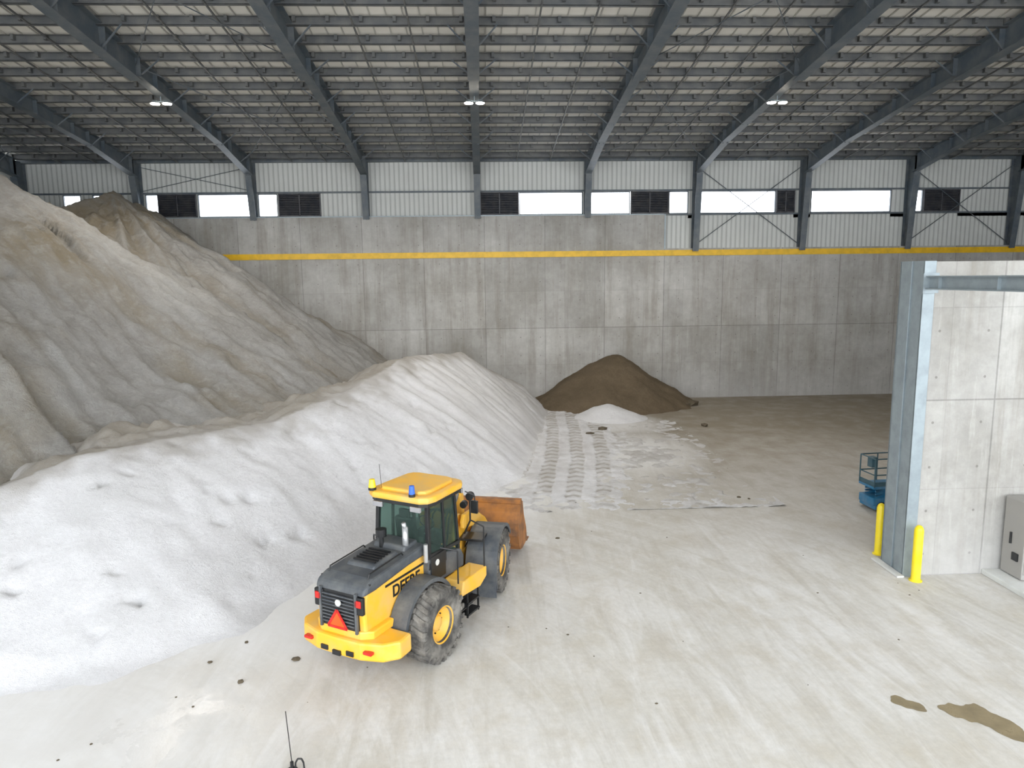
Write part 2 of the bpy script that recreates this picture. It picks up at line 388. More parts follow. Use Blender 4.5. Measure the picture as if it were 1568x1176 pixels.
for i,(k,yy) in enumerate([(-2,33.7),(0,33.7),(2,33.7),(-2,16),(0,16),(2,16)]):
    x=-.2+6.95*k; z=zr(yy)-1.05
    e=empty('high_bay_lamp' if i==0 else 'high_bay_lamp.%03d'%i,(x,yy,z))
    a=Acc()
    a.bar((-.3,0,.08),(.3,0,.08),.05,.04); a.cyl((0,0,.08),(0,0,.3),.02,8)
    for s in (-1,1):
        a.cyl((s*.26,0,0),(s*.26,0,.12),.2,20,.1)
    a.done('housing',GALV,e)
    a=Acc()
    for s in (-1,1): a.cyl((s*.26,0,-.03),(s*.26,0,-.005),.185,20,.2)
    a.done('diffuser',LAMP,e)
    ld=bpy.data.lights.new('lamp_light','SPOT'); ld.energy=2600; ld.spot_size=2.8; ld.spot_blend=.6; ld.shadow_soft_size=.3; ld.color=(1,.96,.9)
    lo=bpy.data.objects.new('lamp_light',ld); COL.objects.link(lo); lo.parent=e; lo.location=(0,0,-.08)

# ------------------------------------------------------------------ partition wall on the right
PB=18.55
pw=Acc(); pw.box((11.12,17.6,0),(XR,PB,8.28)); pwo=pw.done('wall_partition',CONC)
b=Acc()
b.box((11.06,17.57,0),(11.12,17.98,8.3)); b.box((11.06,18.1,0),(11.12,PB+.03,8.3))
b.box((11.06,17.55,0),(11.36,17.6,8.3)); b.box((11.06,PB,0),(11.36,PB+.05,8.3)); b.box((11.1,17.9,0),(11.115,18.2,8.3))
b.done('trim_partition_armour',GALV,None,.01)
box('trim_partition_kerb',(10.86,17.45,0),(11.06,PB+.2,.06),WHT,None,.02)
b=Acc()
b.box((11.16,6,7.6),(11.18,17.5,7.92)); b.box((11.06,6,7.9),(11.28,17.5,7.93)); b.box((11.06,6,7.59),(11.28,17.5,7.62))
b.box((11.0,17.47,7.5),(11.4,17.55,8.0))
for yy in (7,9,11,13,15,17): b.box((11.08,yy,7.6),(11.26,yy+.02,7.92))
b.done('cantilever_steel_beam',GALV)
def bollard(name,x,y):
    e=Acc(); prof=[(.115,0),(.115,1.38),(.10,1.44),(.07,1.49),(.03,1.515),(0.001,1.52)]
    n=24; vs=[];fs=[]
    for r,z in prof:
        for i in range(n): vs.append((x+r*math.cos(2*math.pi*i/n),y+r*math.sin(2*math.pi*i/n),z))
    for j in range(len(prof)-1):
        for i in range(n): fs.append((j*n+i,j*n+(i+1)%n,(j+1)*n+(i+1)%n,(j+1)*n+i))
    e.raw(vs,fs); e.cyl((x,y,0),(x,y,.03),.16,24)
    e.done(name,YB,None,0,True)
YB=simple('bollard_yellow',srgb(236,212,20),.4,0,.1)
bollard('bollard',11.25,17.28); bollard('bollard.001',11.28,19.1)
box('trim_equipment_kerb',(13.25,6,0),(20,17.6,.14),WHT,None,.02)
e=empty('electrical_cabinet',(.66,0,0))
box('body',(13.02,16.75,.16),(14.6,17.5,2.2),CAB,e,.02)
b=Acc(); b.box((13.06,16.735,.3),(13.78,16.76,2.12)); b.box((13.84,16.735,.3),(14.56,16.76,2.12)); b.done('doors',CAB,e,.01)
b=Acc(); b.box((13.7,16.71,1.1),(13.73,16.74,1.3)); b.box((12.98,16.9,.6),(13.02,17.1,.8)); b.cyl((13.0,17.2,1.0),(13.0,17.2,1.3),.03); b.done('handles',BLK,e)

# ------------------------------------------------------------------ scissor lift
e=empty('scissor_lift',(13.05,22.6,0),.1)
a=Acc(); a.box((0,0,.22),(1.9,.8,.5)); a.box((.05,-.02,.1),(.5,.82,.25)); a.done('chassis',LBLUE,e,.03)
a=Acc()
for xx in (.3,1.6):
    for yy in (-.03,.83): a.cyl((xx,yy-.06,.18),(xx,yy+.06,.18),.18,20)
a.done('wheels',BLK,e)
a=Acc()
for yy in (.12,.68):
    for j in range(3):
        z=.5+j*.1; a.bar((.15,yy,z),(1.75,yy,z+.1),.05,.06); a.bar((1.75,yy,z),(.15,yy,z+.1),.05,.06)
a.box((-.02,0,.82),(1.92,.8,.9))
a.done('scissor_stack',LBLUE,e)
a=Acc()
for z in (1.3,1.85):
    for q in (((0,0),(1.9,0)),((0,.8),(1.9,.8)),((0,0),(0,.8)),((1.9,0),(1.9,.8))): a.cyl((*q[0],z),(*q[1],z),.022,8)
for xx in (0,.63,1.27,1.9):
    for yy in (0,.8): a.cyl((xx,yy,.88),(xx,yy,1.85),.022,8)
a.box((0,.0,.9),(1.9,.015,1.05)); a.box((0,0,.9),(.015,.8,1.05))
a.box((.05,.25,1.5),(.25,.5,1.85))
a.done('guard_rails',simple('lift_rail',srgb(50,84,96),.5,0,.1),e)

# ------------------------------------------------------------------ piles (height fields)
def poly_dist(P,pts):
    best=np.full(P.shape[0],1e9); side=np.zeros(P.shape[0]); par=np.zeros(P.shape[0]); hh=np.zeros(P.shape[0]); acc=0
    for A,B in zip(pts[:-1],pts[1:]):
        a=np.array(A[:2]);b=np.array(B[:2]);d=b-a;L=np.hypot(*d)
        t=np.clip(((P-a)@d)/(L*L),0,1); q=a+t[:,None]*d; r=P-q; dist=np.hypot(r[:,0],r[:,1])
        cr=d[0]*(P[:,1]-a[1])-d[1]*(P[:,0]-a[0])
        m=dist<best-1e-9
        best[m]=dist[m]; side[m]=np.sign(cr[m]); par[m]=acc+t[m]*L
        if len(A)>2: hh[m]=A[2]+(B[2]-A[2])*t[m]
        acc+=L
    return best,side,par,hh
TOE=[(-34,11.5),(-20,11.8),(-14,12.4),(-9.6,13.3),(-7.6,13.95),(-5.95,15.55),(-4.93,17.35),(-3.55,20.05),(-1.9,23),(-.1,25.9),(1.48,27.6),(2.3,32),(3.42,39.1),(3.9,41.5),(3.6,47)]
CREST=[(-34,17.5,3.0),(-18,17.3,2.8),(-12.2,17.4,2.95),(-10.8,19.1,3.35),(-8.8,21.4,3.45),(-7.0,24.2,3.3),(-5.8,25.9,3.7),(-4.2,31.4,4.1),(-3.2,35,4.4),(-1.3,39.5,3.95),(.75,42.5,2.2),(2.2,47,.9)]
def fn(x,y,s,oct=5,seed=0): return noise.fractal(Vector((x*s+seed,y*s-seed,seed*.7)),1.0,2.1,oct)
def smooth(Z,n):
    for _ in range(n):
        Zp=np.pad(Z,1,mode='edge'); Z=(Zp[1:-1,1:-1]*4+Zp[:-2,1:-1]+Zp[2:,1:-1]+Zp[1:-1,:-2]+Zp[1:-1,2:])/8
    return Z
def salt_z(P,shape):
    dt,st,pt,_=poly_dist(P,TOE); dc,sc,pc,hc=poly_dist(P,CREST)
    u=dt/(dt+dc+1e-6); g=(1-(1-u)**1.2)*np.clip(.55+u*4,0,1)
    fall=.05+.33*np.clip((P[:,1]-24)/6,0,1)
    z=np.where(sc<0,hc*g,hc-fall*np.minimum(dc,30))
    z=np.where(st<0,-.16*dt,z)
    z=smooth(z.reshape(shape),3).ravel()
    return z,dt,dc,sc,st,pt,pc,u
def gravel_z(P):
    R=[(-19.3,48,11.3),(-20.5,41.6,12.8),(-22.6,37.8,11.0),(-21.0,33.4,12.5),(-24.5,27.5,12.6),(-27,25.0,13.0),(-31,18,12.5)]
    z=np.full(P.shape[0],-99.); az=np.zeros(P.shape[0]); dd=np.zeros(P.shape[0]); acc=0
    for A,B in zip(R[:-1],R[1:]):
        a=np.array(A[:2]);b=np.array(B[:2]);d=b-a;L=np.hypot(*d)
        t=np.clip(((P-a)@d)/(L*L),0,1); q=a+t[:,None]*d; r=P-q; dist=np.hypot(r[:,0],r[:,1])
        zz=A[2]+(B[2]-A[2])*t-.672*dist+.25*np.exp(-dist)
        m=zz>z; z[m]=zz[m]; az[m]=np.arctan2(r[:,1],r[:,0])[m]*9+acc+t[m]*L; dd[m]=dist[m]; acc+=L
    return z,az,dd
def grid_mesh(name,xs,ys,Z,keep,mat,dirt):
    nx,ny=len(xs),len(ys); idx=-np.ones(nx*ny,int)
    K=keep.reshape(ny,nx); kv=np.zeros((ny,nx),bool); fm=K[:-1,:-1]|K[1:,:-1]|K[:-1,1:]|K[1:,1:]
    kv[:-1,:-1]|=fm;kv[1:,:-1]|=fm;kv[:-1,1:]|=fm;kv[1:,1:]|=fm
    sel=kv.ravel(); idx[sel]=np.arange(sel.sum()); XX,YY=np.meshgrid(xs,ys)
    vs=np.stack([XX.ravel()[sel],YY.ravel()[sel],Z.ravel()[sel]],1)
    I=idx.reshape(ny,nx); jj,ii=np.nonzero(fm)
    fs=np.stack([I[jj,ii],I[jj,ii+1],I[jj+1,ii+1],I[jj+1,ii]],1)
    me=bpy.data.meshes.new(name); me.from_pydata(vs.tolist(),[],fs.tolist()); me.update()
    at=me.attributes.new('dirt','FLOAT','POINT'); at.data.foreach_set('value',dirt.ravel()[sel].astype(np.float32))
    return add_obj(name,me,None,mat,True)
st=.115
xs=np.arange(XL+.03,5.5,st); ysg=np.arange(9.5,YW-.01,st); XX,YY=np.meshgrid(xs,ysg); P=np.stack([XX.ravel(),YY.ravel()],1)
z,dt,dc,sc,sg,pt,pc,u=salt_z(P,XX.shape)
n1=np.array([fn(a,b,.35,5,3) for a,b in P]); n2=np.array([fn(a,b,1.4,5,9) for a,b in P]); rl=np.array([fn(a,b,1,4,5) for a,b in zip(pc*1.3,u*.9)])
ins=np.clip(dt/1.2,0,1)*(sg>=0)
farr=np.clip((P[:,1]-22)/8,0,1)
pits=np.clip(np.array([fn(a,b,2.2,3,61) for a,b in P])-.5,0,1)
zs=z+ins*(n1*.18+n2*.045+rl*(.06+.12*farr)*np.clip(u*(1-u)*4,0,1)-pits*.4)+(.08*n1+.05*n2)*(1-ins)*np.exp(-dt*.8)
zs=zs+(sc>0)*np.clip(dc,0,1)*(n1*.35+n2*.16)
zg,az,dd=gravel_z(P)
r1=np.array([1-abs(fn(a,b,1,5,2))*2.2 for a,b in zip(az*.2,dd*.035)]); r2=np.array([1-abs(fn(a,b,1,4,7))*2 for a,b in zip(az*.75,dd*.09)]); n3=np.array([fn(a,b,.2,5,12) for a,b in P]); n4=np.array([fn(a,b,.9,6,22) for a,b in P])
r3=np.array([fn(a,b,1,3,17) for a,b in zip(az*3.2,dd*.25)])
n5=np.array([1-abs(fn(a,b,.42,6,52))*2.2 for a,b in P])
amp=np.clip(dd/3,0.1,1)
zg=zg+amp*((r1-.5)*.5+(r2-.5)*.18+r3*.05+n3*.6+(n5-.5)*.16)+n4*.17
crest_dirt=np.clip(1-dc/1.0+n2*.9,0,1)
far=np.clip((P[:,1]-24)/14,0,1)
dirt=np.clip(.6*crest_dirt+.30*far+.25*rl*far+.08*np.clip(n1,0,1),0,1); dirt=np.where(sc>=0,np.clip(.85+n1*.6,0,1),dirt)
grid_mesh('salt_pile',xs,ysg,zs,(zs>-.03)&(zs>zg-.5),SALT,dirt)
gd=np.clip(.05+.5*np.clip((zg-6.5)/5,0,1)+(.5-r1)*.4+n3*.8+r3*.3+(.5-n5)*.2,0,1)
grid_mesh('gravel_pile',xs,ysg,zg,(zg>zs-.25)&(zg>1.0),GRAV,gd)
def cone(name,cx,cy,h,rx,ry,mat,s=.12,seed=1,dirt=.2,ymax=YW-.01):
    xs=np.arange(cx-rx*1.3,cx+rx*1.3,s); ys=np.arange(cy-ry*1.3,min(cy+ry*1.3,ymax),s); XX,YY=np.meshgrid(xs,ys)
    r=np.hypot((XX-cx)/rx,(YY-cy)/ry)
    nz=np.array([fn(a,b,.6,6,seed) for a,b in zip(XX.ravel(),YY.ravel())]).reshape(XX.shape)
    Z=h*(1-np.sqrt(r*r+.01))+nz*.14*h**.5
    return grid_mesh(name,xs,ys,Z,Z>-.04,mat,np.full(XX.shape,dirt))
cone('brown_sand_pile',8.3,45.2,3.35,5.3,5.0,SAND,.13,4)
cone('small_salt_mound',7.1,39.7,.95,2.1,1.7,SALT,.09,6,.15)
# salt tracked out by the tyres, with lug imprints
xs=np.arange(-.5,10.5,.06); ys2=np.arange(23.5,43,.06); XX,YY=np.meshgrid(xs,ys2)
nz=np.array([fn(a,b,.45,5,31) for a,b in zip(XX.ravel(),YY.ravel())]).reshape(XX.shape)
nf=np.array([fn(a,b,2.2,5,41) for a,b in zip(XX.ravel(),YY.ravel())]).reshape(XX.shape)
nl=np.array([fn(a,b,.9,3,71) for a,b in zip(XX.ravel(),YY.ravel())]).reshape(XX.shape)
cx=1.7+(YY-27)*.13+.2*np.sin(YY*.25)
lat=XX-cx+nl*.08
ph=(lat/1.15)%1.0
lane=(np.abs(ph-.5)<.27)
lug=np.clip(np.sin(YY*10+np.abs(ph-.5)*9+nl)*1.8,0,1)
den=np.clip(1.25-np.abs(lat-1.4)/2.4,-.6,1)*np.clip((YY-24.2)/1.6,-.6,1)*np.clip((43-YY)/3,0,1)+nz*.6-.05+nf*.35
den2=np.clip(1.1-np.hypot((XX-6.3)/3.2,(YY-31.5)/4.5),-1,1)*.38+nz*.6+nf*.9-.2
d2on=den2>den
den=np.maximum(den,den2)
press=lane&(~d2on)
pl=np.where(press,.3+.7*lug,0)*np.clip(den*2,0,1)
Z=np.clip(den,-.5,.6)*.10+nf*.018-.046*pl
dr=np.clip(.16+.2*nf+.2*nl+.62*pl+.3*d2on,0,1)
grid_mesh('tracked_salt_spill',xs,ys2,Z,Z>0,SALT,dr)

def puddle(name,pts):
    n=90; vs=[]; m=len(pts)
    for i in range(n):
        k=i*m/n; j=int(k); fr=k-j
        A,B,C,D=[np.array(pts[(j+q)%m]) for q in (-1,0,1,2)]
        q=.5*((2*B)+(C-A)*fr+(2*A-5*B+4*C-D)*fr**2+(3*B-A-3*C+D)*fr**3)
        w=.05*noise.noise(Vector((q[0]*7,q[1]*7,0))); w2=.05*noise.noise(Vector((q[0]*7,q[1]*7,5)))
        vs.append((q[0]+w,q[1]+w2,.004))
    mesh(name,vs,[tuple(range(n))],PUD)
puddle('puddle',[(7.58,12.12),(7.75,12.28),(7.92,12.1),(8.1,11.95),(8.0,11.75),(7.8,11.85),(7.66,11.98)])
puddle('puddle.001',[(8.35,11.85),(8.6,11.98),(8.85,11.88),(9.08,11.95),(9.2,11.68),(9.35,11.4),(9.4,11.0),(9.2,10.8),(8.98,10.92),(8.88,11.2),(8.62,11.45),(8.42,11.6)])
a=Acc(); rnd=random.Random(8)
spots=[(-5.0,13.5,.08),(-4.1,14.3,.09),(-5.9,14.3,.05),(-5.4,15.1,.05),(6.2,36.5,.28),(5.4,35.5,.2),(11.8,37,.25),(12.4,43.6,.5),(12.0,43.2,.45),(12.9,43.3,.5),(12.5,42.9,.35),(2.2,21,.06),(1.8,15,.03),(3.9,17,.03),(9.2,24.6,.09),(9.5,24.4,.07),(3.2,24.4,.06)]
for i in range(60): spots.append((rnd.uniform(-5,11),rnd.uniform(10,42),rnd.uniform(.01,.03)))
for i in range(8): spots.append((rnd.uniform(-9,-5),rnd.uniform(11,13.5),rnd.uniform(.012,.03)))
ico=bmesh.new(); bmesh.ops.create_icosphere(ico,subdivisions=1,radius=1); iv=[v.co.copy() for v in ico.verts]; jf=[tuple(v.index for v in q.verts) for q in ico.faces]; ico.free()
for x,y,r in spots:
    if r<.055 and x< -4+ (y-18)*.55: continue
    sq=Vector((rnd.uniform(.7,1.3),rnd.uniform(.6,1.2),rnd.uniform(.25,.5)))
    vs=[]
    for v in iv:
        k=r*(1+.35*noise.noise(v*2+Vector((x,y,0)))); vs.append((x+v.x*sq.x*k,y+v.y*sq.y*k,max(0,r*.25+v.z*sq.z*k)))
    a.raw(vs,jf)
a.done('scattered_clods',CLOD)

e=empty('whip_antenna',(-3.25,10.75,0))
a=Acc(); a.cyl((0,0,0),(0,0,.06),.09,16); a.cyl((0,0,.06),(0,0,.2),.03,10); a.cyl((0,0,.2),(-.05,.0,1.1),.008,6)
pts=[(.05,0,.05),(.06,0,.18),(.1,0,.25),(.16,0,.25),(.19,0,.18),(.2,0,.02)]
a.tube(pts,.015,8); a.done('whip_and_bracket',BLK,e)

# ------------------------------------------------------------------ wheel loader
LD=empty('wheel_loader',(-2.06,14.74,0),math.radians(60))
FF=empty('front_frame',(1.62,0,0),math.radians(16),LD)
RR=empty('rear_body',(.26,.05,.06),0,LD)
CE=empty('cab',(-.16,.04,.02),0,LD)
def tyre(name,x,y,parent,side):
    R=.80; hw=.29; e=empty(name,(x,y,R),0,parent)
    prof=[(.36,-.22),(.40,-.27),(.55,-.30),(.68,-.295),(.745,-.26),(.76,-.2),(.765,0),(.76,.2),(.745,.26),(.68,.295),(.55,.30),(.40,.27),(.36,.22)]
    n=56; vs=[];fs=[]; m=len(prof)
    for i in range(n):
        t=2*math.pi*i/n
        for r,w in prof: vs.append((r*math.cos(t),w,r*math.sin(t)))
    for i in range(n):
        for j in range(m): fs.append((i*m+j,((i+1)%n)*m+j,((i+1)%n)*m+(j+1)%m,i*m+(j+1)%m))
    mesh('carcass',vs,fs,TYRE,e,True)
    a=Acc(); L=22
    for s in (-1,1):
        for i in range(L):
            t0=2*math.pi*(i+(.5 if s>0 else 0))/L; dt=.075; sk=.13
            def pt(r,t,w): return (r*math.cos(t),w,r*math.sin(t))
            for (w0,w1,ta,tb,r0,r1) in ((.0,.16,0,sk*.6,.74,.81),(.16,.30,sk*.6,sk,.74,.805),):
                vs=[]
                for r in (r0,r1):
                    k=1 if r==r0 else .82
                    vs+= [pt(r,t0+ta-dt*k,s*w0),pt(r,t0+tb-dt*k,s*w1),pt(r,t0+tb+dt*k,s*w1),pt(r,t0+ta+dt*k,s*w0)]
                a.raw(vs,[(0,3,2,1),(4,5,6,7),(0,1,5,4),(1,2,6,5),(2,3,7,6),(3,0,4,7)])
            vs=[]
            for w,r in ((.29,.805),(.32,.68)):
                for dr in (-1,1): vs+=[pt(r,t0+sk+dr*dt*.8,s*w),pt(r-.05,t0+sk+dr*dt*.8,s*(w-.05))]
            a.raw(vs,[(0,2,6,4),(1,3,7,5),(0,1,5,4),(2,3,7,6),(0,1,3,2),(4,5,7,6)])
    a.done('lugs',TYRE,e)
    o=side
    prof=[(.37,.25),(.40,.27),(.40,.22),(.34,.18),(.30,.05),(.18,.03),(.17,.12),(.12,.15),(.001,.15)]
    vs=[];fs=[];m=len(prof);n=40
    for i in range(n):
        t=2*math.pi*i/n
        for r,w in prof: vs.append((r*math.cos(t),w*o,r*math.sin(t)))
    for i in range(n):
        for j in range(m-1): fs.append((i*m+j,((i+1)%n)*m+j,((i+1)%n)*m+j+1,i*m+j+1))
    mesh('rim',vs,fs,LY,e,True)
    a=Acc()
    for i in range(12):
        t=2*math.pi*i/12; a.cyl((.24*math.cos(t),.03*o,.24*math.sin(t)),(.24*math.cos(t),.07*o,.24*math.sin(t)),.018,6)
    a.done('wheel_nuts',BLK,e)
    a=Acc(); a.cyl((0,-.3*o,0),(0,.04*o,0),.33,24); a.done('hub_drum',LY,e)
for s in (-1,1): tyre('rear_wheel_'+('right' if s<0 else 'left'),0,1.03*s,LD,s)
for s in (-1,1): tyre('front_wheel_'+('right' if s<0 else 'left'),1.68,1.03*s,FF,s)
a=Acc(); a.plan([(-1.2,-1.22),(-1.6,-1.24),(-1.86,-1.0),(-2.0,-.55),(-2.02,0),(-2.0,.55),(-1.86,1.0),(-1.6,1.24),(-1.2,1.22)],.60,.98); a.done('counterweight',LY,RR,.05)
a=Acc(); a.plan([(-1.1,-.72),(-1.75,-.72),(-1.9,-.5),(-1.9,.5),(-1.75,.72),(-1.1,.72)],.96,1.14); a.box((-1.2,-.45,.5),(1.2,.45,1.0)); a.done('rear_chassis',LY,RR,.03)
a=Acc()
for s in (-1,1): a.box((-2.04,s*.32-.09,.66),(-2.0,s*.32+.09,.76))
a.box((-2.06,-.1,.62),(-1.98,.1,.72)); a.done('counterweight_slots',BLK,RR,.01)
a=Acc(); a.cyl((0,-1.0,.8),(0,1.0,.8),.17,20); a.box((-1.3,-.3,.42),(-.9,.3,.6)); a.done('rear_axle',BLK,LD)
a=Acc(); a.prism([(-1.84,1.1),(-1.86,1.6),(-1.78,1.98),(-1.55,2.05),(.2,2.16),(.2,1.0),(-1.1,1.0)],-.60,.60); a.done('hood_side_panels',LY,RR,.05)
a=Acc(); a.prism([(-1.9,1.86),(-1.8,2.03),(-1.55,2.12),(-.2,2.2),(.25,2.24),(.25,1.98),(-.4,1.96),(-1.5,1.86)],-.625,.625); a.done('hood_top',LC,RR,.06)
a=Acc(); a.prism([(-1.25,2.1),(-1.2,2.2),(-.45,2.26),(-.35,2.15)],-.36,.36)
a.prism([(-.3,2.15),(-.25,2.29),(.2,2.31),(.22,2.15)],-.42,.42); a.done('hood_hump',LC,RR,.04)
a=Acc()
for j in range(6): a.box((-1.1+j*.1,-.28,2.2),(-1.06+j*.1,.28,2.245+j*.008))
a.box((-1.7,-.62,2.03),(-1.66,.62,2.06))
a.done('hood_louvers',BLK,RR)
a=Acc()
for s in (-1,1): a.tube([(-1.6,s*.5,2.1),(-1.55,s*.5,2.2),(-.5,s*.5,2.26),(-.45,s*.5,2.2)],.015,8)
a.done('hood_rails',BLK,RR)
a=Acc(); a.prism([(-1.9,1.12),(-1.925,1.6),(-1.86,1.93),(-1.8,1.93),(-1.8,1.12)],-.46,.46); a.done('rear_grille',BLK,RR,.02)
a=Acc()
for j in range(9):
    z=1.22+j*.072; a.box((-1.945,-.40,z),(-1.91,.40,z+.02))
a.box((-1.95,-.47,1.1),(-1.9,-.42,1.93)); a.box((-1.95,.42,1.1),(-1.9,.47,1.93)); a.done('grille_slats',LC,RR)
a=Acc()
a.raw([(-1.97,-.24,1.17),(-1.97,.24,1.17),(-1.97,0,1.53),(-1.95,-.24,1.17),(-1.95,.24,1.17),(-1.95,0,1.53)],[(0,1,2),(3,4,5),(0,1,4,3),(1,2,5,4),(2,0,3,5)]); a.done('slow_vehicle_triangle',ORG,RR)
a=Acc(); 
for q,w in ((((-.24,1.17),(.24,1.17)),.05),(((.24,1.17),(0,1.53)),.05),(((0,1.53),(-.24,1.17)),.05)):
    a.bar((-1.975,*q[0]),(-1.975,*q[1]),.012,w)
a.done('triangle_border',RED,RR)
a=Acc()
for s in (-1,1): a.box((-1.95,s*.50-.075,1.66),(-1.86,s*.50+.075,1.80)); a.box((-2.03,s*.75-.1,.78),(-1.93,s*.75+.1,.84))
a.done('tail_lights',RED,RR,.01)
a=Acc()
for s in (-1,1): a.box((-1.93,s*.50-.11,1.5),(-1.84,s*.50+.11,1.86))
a.done('tail_light_housings',BLK,RR,.02)
a=Acc(); a.cyl((-1.975,-.03,1.68),(-1.955,-.03,1.68),.07,18); a.done('grille_badge',simple('badge_white',srgb(190,190,186),.4),RR)
a=Acc()
for s in (-1,1): a.box((-1.2,s*.604-.004,1.79),(.18,s*.604+.004,1.84))
a.done('hood_stripe',BLK,RR)
cu=bpy.data.curves.new('lettering','FONT'); cu.body='DEERE'; cu.size=.34; cu.extrude=.004; cu.offset=.008
o=bpy.data.objects.new('tmp',cu); COL.objects.link(o); dg=bpy.context.evaluated_depsgraph_get(); me=bpy.data.meshes.new_from_object(o.evaluated_get(dg)); bpy.data.objects.remove(o)
t2=add_obj('hood_lettering',me,RR,BLK); t2.rotation_euler=(math.pi/2,0,0); t2.location=(-.98,-.608,1.5)
a=Acc(); a.cyl((.12,-.3,2.2),(.12,-.3,2.75),.065,16); a.cyl((.12,-.3,2.7),(.07,-.3,2.85),.05,12); a.done('exhaust_stack',SILV,LD,0,True)
a=Acc(); a.cyl((0,.25,2.2),(0,.25,2.5),.05,14); a.cyl((0,.25,2.5),(0,.25,2.66),.12,18); a.done('air_precleaner',BLK,LD)
a=Acc(); a.cyl((.32,-.68,1.95),(.32,-.68,2.35),.05,14); a.done('side_stack',SILV,LD)
def fender(name,x,parent,s,y0,y1,a0,a1,r=.93,th=.03,mat=LC,lip=.09):
    n=20; vs=[];fs=[]
    for i in range(n+1):
        t=math.radians(a0+(a1-a0)*i/n)
        c,sn=math.cos(t),math.sin(t)
        for (rr,yy) in ((r,y0),(r,y1),(r-lip,y1),(r-lip,y1-.02),(r-th,y1-.02),(r-th,y0)):
            vs.append((x+rr*c,s*yy,.8+rr*sn))
    m=6
    for i in range(n):
        for j in range(m): fs.append((i*m+j,(i+1)*m+j,(i+1)*m+(j+1)%m,i*m+(j+1)%m))
    fs.append(tuple(range(m))); fs.append(tuple(n*m+j for j in range(m)))
    return mesh(name,vs,fs,mat,parent)
for s in (-1,1):
    fender('rear_fender_'+('right' if s<0 else 'left'),0,LD,s,.58,1.0,25,178)
    fender('front_fender_'+('right' if s<0 else 'left'),1.68,FF,s,.55,1.34,30,208,.96)
for s,nm in ((-1,'right'),(1,'left')):
    a=Acc(); a.prism([(.88,1.02),(.98,1.34),(2.0,1.34),(2.0,1.1),(1.7,.95)],s*.72,s*1.22); a.done('platform_'+nm,LY,LD,.03)
    a=Acc(); 
    for z in (.45,.72): a.box((1.15,min(s*1.0,s*1.22),z),(1.65,max(s*1.0,s*1.22),z+.04))
    for xx in (1.15,1.63): a.box((xx,min(s*1.16,s*1.2),.4),(xx+.03,max(s*1.16,s*1.2),1.0))
    a.box((1.1,min(s*.5,s*1.0),.5),(1.7,max(s*.5,s*1.0),1.0)); a.done('steps_'+nm,BLK,LD)
    a=Acc(); a.tube([(.85,s*1.15,1.34),(.85,s*1.15,2.1),(.62,s*.85,2.2)],.018,8); a.tube([(1.95,s*1.18,1.34),(1.95,s*1.18,2.3),(1.95,s*.85,2.4)],.018,8); a.done('handrail_'+nm,BLK,LD)
C0,C1=.56,1.98; W=.74
a=Acc(); a.prism([(C0,1.3),(C0,1.95),(C0+.25,2.0),(C1-.1,1.75),(C1+.02,1.55),(C1,1.3)],-W,W); a.done('cab_base',LC,CE,.03)
a=Acc()
def post(x0,y0,x1,y1,w=.09): 
    a.bar((x0,y0,1.7),(x1,y1,3.2),w,w,up=(1,0,0))
for s in (-1,1):
    post(C0+.05,s*(W-.04),C0+.12,s*(W-.09)); post(C1-.02,s*(W-.14),C1-.16,s*(W-.15),.08); post(1.22,s*(W-.02),1.22,s*(W-.07),.06)
    a.bar((C0+.1,s*(W-.08),3.16),(C1-.15,s*(W-.12),3.16),.09,.1)
    a.bar((C0+.05,s*(W-.02),2.02),(C1-.05,s*(W-.08),1.9),.06,.08)
a.bar((C0+.12,-.65,3.14),(C0+.12,.65,3.14),.1,.12); a.bar((C1-.16,-.6,3.14),(C1-.16,.6,3.14),.08,.1); a.bar((C0+.05,-.7,2.02),(C0+.05,.7,2.02),.08,.08)
a.done('cab_pillars',BLK,CE,.01)
a=Acc()
def pane(q): a.raw(q,[(0,1,2,3)])
pane([(C0+.06,-.66,2.0),(C0+.06,.66,2.0),(C0+.12,.62,3.12),(C0+.12,-.62,3.12)])
pane([(C1-.02,-.56,1.75),(C1-.02,.56,1.75),(C1-.15,.56,3.12),(C1-.15,-.56,3.12)])
for s in (-1,1):
    pane([(C0+.08,s*(W-.04),1.98),(1.2,s*(W-.03),1.95),(1.2,s*(W-.08),3.12),(C0+.14,s*(W-.09),3.12)])
    pane([(1.24,s*(W-.03),1.75),(C1-.03,s*(W-.12),1.7),(C1-.16,s*(W-.15),3.12),(1.24,s*(W-.08),3.12)])
a.done('cab_glass',GLASS,CE)
a=Acc()
for s in (-1,1): a.box((.62,s*(W+.005)-.012,1.4),(1.2,s*(W+.005)+.012,1.98))
a.done('cab_side_panels',BLK,CE,.01)
a=Acc(); a.cyl((.85,-W-.02,1.8),(.85,-W-.03,1.8),.07,18); a.done('cab_badge',simple('badge_pale',srgb(215,215,210),.4),CE)
a=Acc(); rp=[(.34,-.66),(.46,-.86),(.7,-.92),(1.9,-.88),(2.12,-.76),(2.2,-.55),(2.2,.55),(2.12,.76),(1.9,.88),(.7,.92),(.46,.86),(.34,.66)]
rp=[(1.25+(x-1.25)*.92,y*.93) for x,y in rp]
a.plan(rp,3.2,3.36); a.done('cab_roof',LY,CE,.06)
a=Acc(); a.plan([(1.25+(x-1.25)*.78,y*.78) for x,y in rp],3.34,3.44); a.done('cab_roof_crown',LY,CE,.05)
a=Acc(); a.plan([(1.27+(x-1.27)*.93,y*.93) for x,y in rp],3.12,3.22); a.done('cab_roof_liner',BLK,CE)
a=Acc(); 
for yy in (-.5,.5): a.box((.43,yy-.13,3.02),(.5,yy+.13,3.14))
for yy in (-.55,.55): a.box((2.05,yy-.13,3.02),(2.11,yy+.13,3.14))
a.done('work_lights',CHR,CE,.01)
